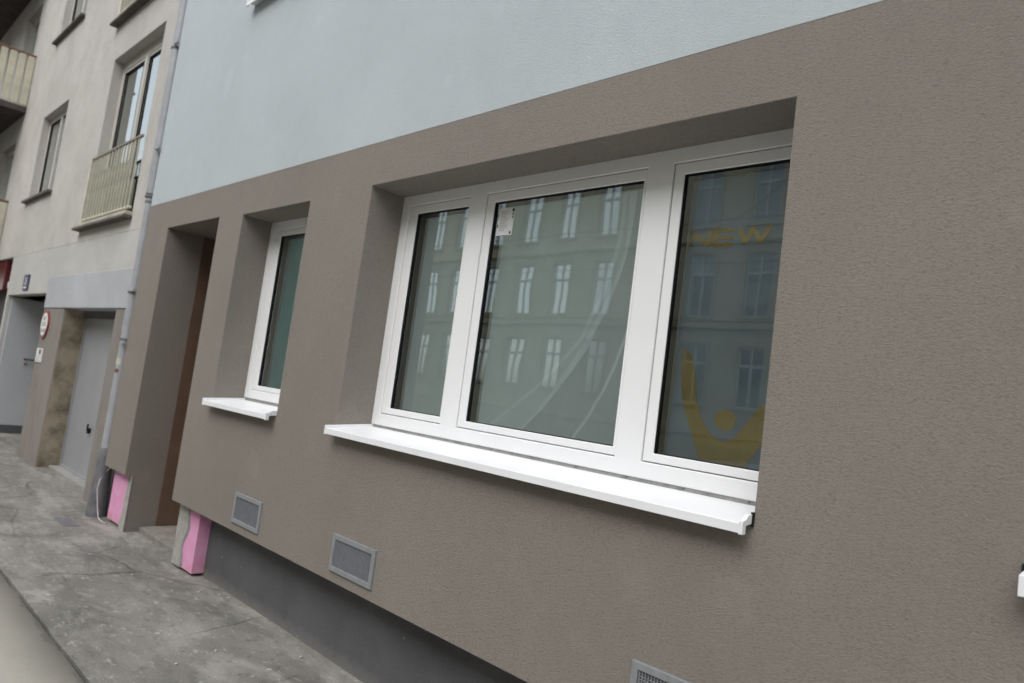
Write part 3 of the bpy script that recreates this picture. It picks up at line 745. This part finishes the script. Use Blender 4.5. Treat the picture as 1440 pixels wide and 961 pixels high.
# balconies
for kf, ztop in ((0, 4.275), (1, 7.227), (2, 10.18)):
    zs_ = ztop-1.16
    if kf < 2:
        f = MB().ring(-18.52, -17.13, zs_+.19, zs_+2.45, .1, .1, .09, .11, YN+.10, YN+.16).build('balcony_door', 'old_frame', nb, .005)
        pane_obj(f, -18.43, -17.22, zs_+.27, zs_+2.35, YN+.125)
        backdrop(-18.6, -17.05, zs_+.1, zs_+2.5, YN+.162)
    bal = MB().box(-22.5, -16.72, -1.35, YN+.02, zs_, zs_+.12).build('balcony', 'slab_dark', nb, .006)
    if kf == 2: continue
    MB().box(-22.5, -16.71, -1.38, -1.33, ztop-.03, ztop+.015).build('hand_rail', 'balcony_rust', bal, .004)
    MB().box(-16.775, -16.725, -1.329, YN, ztop-.03, ztop+.015).build('hand_rail', 'balcony_rust', bal, .004)
    MB().box(-16.765, -16.735, -1.33, YN, zs_+.165, zs_+.195).build('lower_rail', 'old_frame', bal, .003)
    bd = None; n = 10; wd = (1.33+YN)/n
    for i in range(n):
        y0 = -1.33+wd*i
        if bd is None: bd = MB().prism_y([(-16.75,zs_+.14), (-16.722,zs_+.14), (-16.722,ztop-.031), (-16.75,ztop-.031)], y0+.018, y0+wd-.018).build('board', 'balcony_cream', bal, .006)
        else:
            c = bd.copy(); COL.objects.link(c); c.location.y += wd*i; c.location.x += random.uniform(-.006, .006)
    bd = None; n = 36
    for i in range(n):
        x0 = -16.9-.155*i
        if bd is None: bd = MB().box(x0-.14, x0, -1.37, -1.345, zs_+.14, ztop-.031).build('board', 'balcony_cream', bal, .006)
        else:
            c = bd.copy(); COL.objects.link(c); c.location.x -= .155*i
# signs on the neighbour
hn = MB().box(-13.98, -13.63, YN-.02, YN+.002, 2.475, 2.727).build('house_number_sign', 'sign_blue', None, .004)
tag(hn, 'small dark blue enamel house number plate above the open passage', 'sign')
text_mesh('digits', '25', .17, 'sign_white', hn, (-13.80, 2.565), YN-.0215)
MB().box(-13.92, -13.69, YN-.0215, YN-.0195, 2.505, 2.525).build('street_line', 'sign_white', hn)
rsn = MB(); cx, cz = -12.075, 1.938
def disc(m, r, y0, y1, n=40): return m.prism_y([(cx+r*math.cos(2*math.pi*a/n), cz+r*math.sin(2*math.pi*a/n)) for a in range(n)], y0, y1)
sgn = disc(MB(), .205, YN-.02, YN+.004).build('round_sign', 'sign_red')
tag(sgn, 'round white sign with red rim and lettering on the garage pier', 'sign')
disc(MB(), .168, YN-.0235, YN-.019).build('sign_face', 'sign_white', sgn)
for i, (t_, s_) in enumerate((('EIN', .095), ('UND', .095), ('AUSFAHRT', .072))):
    text_mesh('lettering', t_, s_, 'teal_ink', sgn, (cx, cz+.055-.085*i), YN-.0245)
nt_ = MB().box(-12.26, -11.94, YN-.012, YN+.004, 1.382, 1.583).build('notice_sign', 'sign_white', None, .003)
tag(nt_, 'small white notice plate below the round sign on the garage pier', 'sign')
MB().box(-12.10, -12.00, YN-.0145, YN-.011, 1.50, 1.568).build('pictogram', 'sign_blue', nt_)
m = MB()
for i in range(3): m.box(-12.22, -11.98, YN-.0145, YN-.011, 1.40+.032*i, 1.412+.032*i)
m.build('text_lines', 'grey_ink', nt_)

# ------------------------------------------------------------------ houses across the street (seen mirrored in the panes)
oh = empty('opposite_house', (-18, -20.5, 0), 'cream house with rows of tall white windows across the street, mirrored in the panes', 'house')
YO = -20.0; rows = ((3.55, 2.1), (6.85, 2.3), (10.2, 2.3), (13.5, 2.2)); cols = [-20.3+2.27*i for i in range(-7, 10)]
bm_h = [(x-.52, x+.52, z-h/2, z+h/2, .2) for x in cols for z, h in rows]
W = wall((-60, 40), (-.05, 15.5), [(a, b, c, d_, e) for a, b, c, d_, e in bm_h], 0, .2, 0)
for v in W.verts: v.co.y = YO-v.co.y
bmesh.ops.reverse_faces(W, faces=W.faces)
me = bpy.data.meshes.new('wall'); W.to_mesh(me); W.free(); me.materials.append(M['opp_plaster']); link('wall', me, oh)
for z, hh, pr in ((5.28, .16, .22), (5.55, .08, .12), (8.45, .14, .14), (15.2, .5, .6), (1.4, .1, .08)):
    MB().box(-60, 40, YO+.001, YO+pr, z-hh/2, z+hh/2).build('cornice', 'opp_trim', oh, .02)
fr0 = {}
for x in cols:
    for ri, (z, h) in enumerate(rows):
        x0, x1, z0, z1 = x-.52, x+.52, z-h/2, z+h/2
        if ri not in fr0:
            m = MB().ring(x0, x1, z0, z1, .07, .07, .07, .07, YO-.14, YO-.08); m.box(x-.04, x+.04, YO-.139, YO-.07, z0+.071, z1-.071); m.box(x0+.071, x1-.071, YO-.138, YO-.06, z0+h*.66, z0+h*.66+.10)
            f = m.build('window', 'opp_frame', oh)
            g = MB().add([(x0+.06,YO-.115,z0+.06), (x1-.06,YO-.115,z0+.06), (x1-.06,YO-.115,z1-.06), (x0+.06,YO-.115,z1-.06)], [(0,1,2,3)]).build('glass_pane', 'opp_glass', f, fix=False)
            s_ = MB(); s_.box(x0-.14, x1+.14, YO+.001, YO+.14, z0-.10, z0); s_.ring(x0-.13, x1+.13, z0+.001, z1+.15, .129, .129, .001, .149, YO+.001, YO+.05)
            if ri == 1: s_.prism_x([(YO+.051, z1+.32), (YO+.22, z1+.38), (YO+.22, z1+.46), (YO+.001, z1+.62), (YO+.001, z1+.32)], x0-.25, x1+.25)
            s_ = s_.build('surround', 'opp_trim', f)
            b_ = MB().add([(x0-.05,YO-.5,z0-.05), (x1+.05,YO-.5,z0-.05), (x1+.05,YO-.5,z1+.05), (x0-.05,YO-.5,z1+.05)], [(0,1,2,3)]).build('curtain', 'curtain', f, fix=False)
            fr0[ri] = (f, (g, s_, b_), x)
        else:
            f0, parts, xo = fr0[ri]; c = f0.copy(); COL.objects.link(c); c.location.x += x-xo
            for p in parts:
                q = p.copy(); COL.objects.link(q); q.parent = c
MB().box(-60, 40, -28, YO-.6, -.1, 15.5).build('rear_block', 'opp_plaster', oh)

# ------------------------------------------------------------------ crumbs on the pavement
chips = []
for i in range(4):
    bm = bmesh.new(); bmesh.ops.create_icosphere(bm, subdivisions=1, radius=1)
    for v in bm.verts: v.co *= .7+.5*random.random()
    me = bpy.data.meshes.new('mortar_crumb'); bm.to_mesh(me); bm.free(); me.materials.append(M['debris']); chips.append(me)
spots = [(-5.2, .10), (-5.35, .02), (-4.9, .12), (-7.80, .01), (-7.72, .02), (-7.62, .03), (-4.35, .15), (-5.0, -.30), (-4.62, -.42), (-5.4, -.25), (-4.2, -.35), (-6.6, -.2), (-3.9, .05), (-4.1, -.62), (-7.0, -.3), (-5.9, -.6)]
for i, (x, y) in enumerate(spots):
    o = link('mortar_crumb', chips[i % 4]); s = random.uniform(.005, .013); o.scale = (s*1.4, s, s*.7); o.location = (x, y, s*.45); o.rotation_euler = (0, 0, random.random()*6)
    tag(o, 'small pale mortar crumb lying on the pavement by the wall', 'crumb', 'mortar crumbs scattered on the pavement')

# small things on the pavement and plinth
MB().box(-8.02, -7.62, -.36, -.22, -.01, .006).build('metal_cover', 'zinc_dark', None, .003)
tag(bpy.data.objects['metal_cover'], 'small flat metal cover let into the pavement in front of the drainpipe', 'cover')
# overhead wires across and along the street
def wire(name, a, b, sag, label, r_=.008):
    pts = [Vector(a).lerp(Vector(b), i/24)-Vector((0, 0, sag*4*(i/24)*(1-i/24))) for i in range(25)]
    return tag(MB().tube(pts, r_, 6).build(name, 'wire'), label, 'wire', 'wires over the street')
wire('contact_wire', (-58, -9.0, 5.9), (38, -9.0, 5.9), .25, 'black contact wire running along the street above the nearer lane')
wire('contact_wire', (-58, -12.2, 5.9), (38, -12.2, 5.9), .25, 'black contact wire running along the street above the farther lane')
wire('span_wire', (-2.5, -.003, 8.2), (-8.5, -20.0, 8.0), .9, 'thin black span wire tied from the blue wall to the cream house')
wire('span_wire', (3.4, -.003, 8.0), (-14.2, -20.0, 8.2), .9, 'long slanting black span wire tied to the cream house')

# silver car parked at the near kerb (seen mirrored in the panes)
def car(cx, cy):
    c = empty('parked_car', (cx, cy, -.13), 'silver hatchback car parked at the near kerb, mirrored in the panes', 'car')
    L0, L1, W_ = cx-2.0, cx+2.0, .86; g = -.13
    prof = [(-2.0,.42), (-1.97,.70), (-1.80,.82), (-1.05,.98), (-.50,1.36), (-.15,1.46), (.75,1.47), (1.35,1.40), (1.85,1.02), (1.98,.90), (2.0,.45), (1.9,.24), (-1.9,.24)]
    m = MB(); n = len(prof); layers = ((-W_,.0), (-W_+.10,1), (W_-.10,1), (W_,0)); vs = []
    for yy, full in layers:
        for x, z in prof:
            inset = .14 if (z > 1.0) else 0
            vs.append((cx+x*(1 if full else .985), cy+(yy-math.copysign(inset, yy)), g+(z if full else z-.02)))
    fs = [tuple(range(n)), tuple(range(3*n+n-1, 3*n-1, -1))]
    for l_ in range(3):
        for k_ in range(n): fs.append((l_*n+k_, (l_+1)*n+k_, (l_+1)*n+(k_+1) % n, l_*n+(k_+1) % n))
    m.add(vs, fs).build('body', 'car_silver', c, .03, 3)
    for sy in (-1, 1):
        for q in ([(-.88,1.0), (-.45,1.32), (.05,1.38), (.05,1.0)], [(.12,1.0), (.12,1.38), (.85,1.38), (1.25,1.28), (1.35,1.02)]):
            MB().add([(cx+x, cy+sy*(W_-.005-.125*(z-.98)/.4), g+z) for x, z in q], [tuple(range(len(q)))]).build('side_window', 'car_glass', c, fix=False)
        for x in (-1.28, 1.25):
            w_ = MB().tube([(cx+x, cy+sy*(W_-.20), g+.31), (cx+x, cy+sy*(W_+.01), g+.31)], .31, 28).build('wheel', 'black_rubber', c, .02)
            MB().tube([(cx+x, cy+sy*(W_+.0), g+.31), (cx+x, cy+sy*(W_+.02), g+.31)], .20, 20).build('rim', 'vent_alu', w_)
        MB().box(cx-1.99, cx-1.90, cy+sy*.55-.16, cy+sy*.55+.16, g+.62, g+.74).build('headlight', 'sign_white', c, .02)
        MB().box(cx+1.90, cx+1.995, cy+sy*.62-.10, cy+sy*.62+.10, g+.70, g+.92).build('tail_light', 'sign_red', c, .02)
        MB().box(cx-.82, cx-.66, cy+sy*(W_+.08)-.08, cy+sy*(W_+.08)+.08, g+.98, g+1.10).build('mirror', 'car_silver', c, .03)
    MB().add([(cx-1.03,cy-.62,g+1.0), (cx-1.03,cy+.62,g+1.0), (cx-.52,cy+.55,g+1.365), (cx-.52,cy-.55,g+1.365)], [(0,1,2,3)]).build('windscreen', 'car_glass', c, fix=False)
    MB().add([(cx+1.815,cy-.58,g+1.07), (cx+1.815,cy+.58,g+1.07), (cx+1.40,cy+.52,g+1.385), (cx+1.40,cy-.52,g+1.385)], [(0,1,2,3)]).build('rear_window', 'car_glass', c, fix=False)
car(-3.9, -4.62)
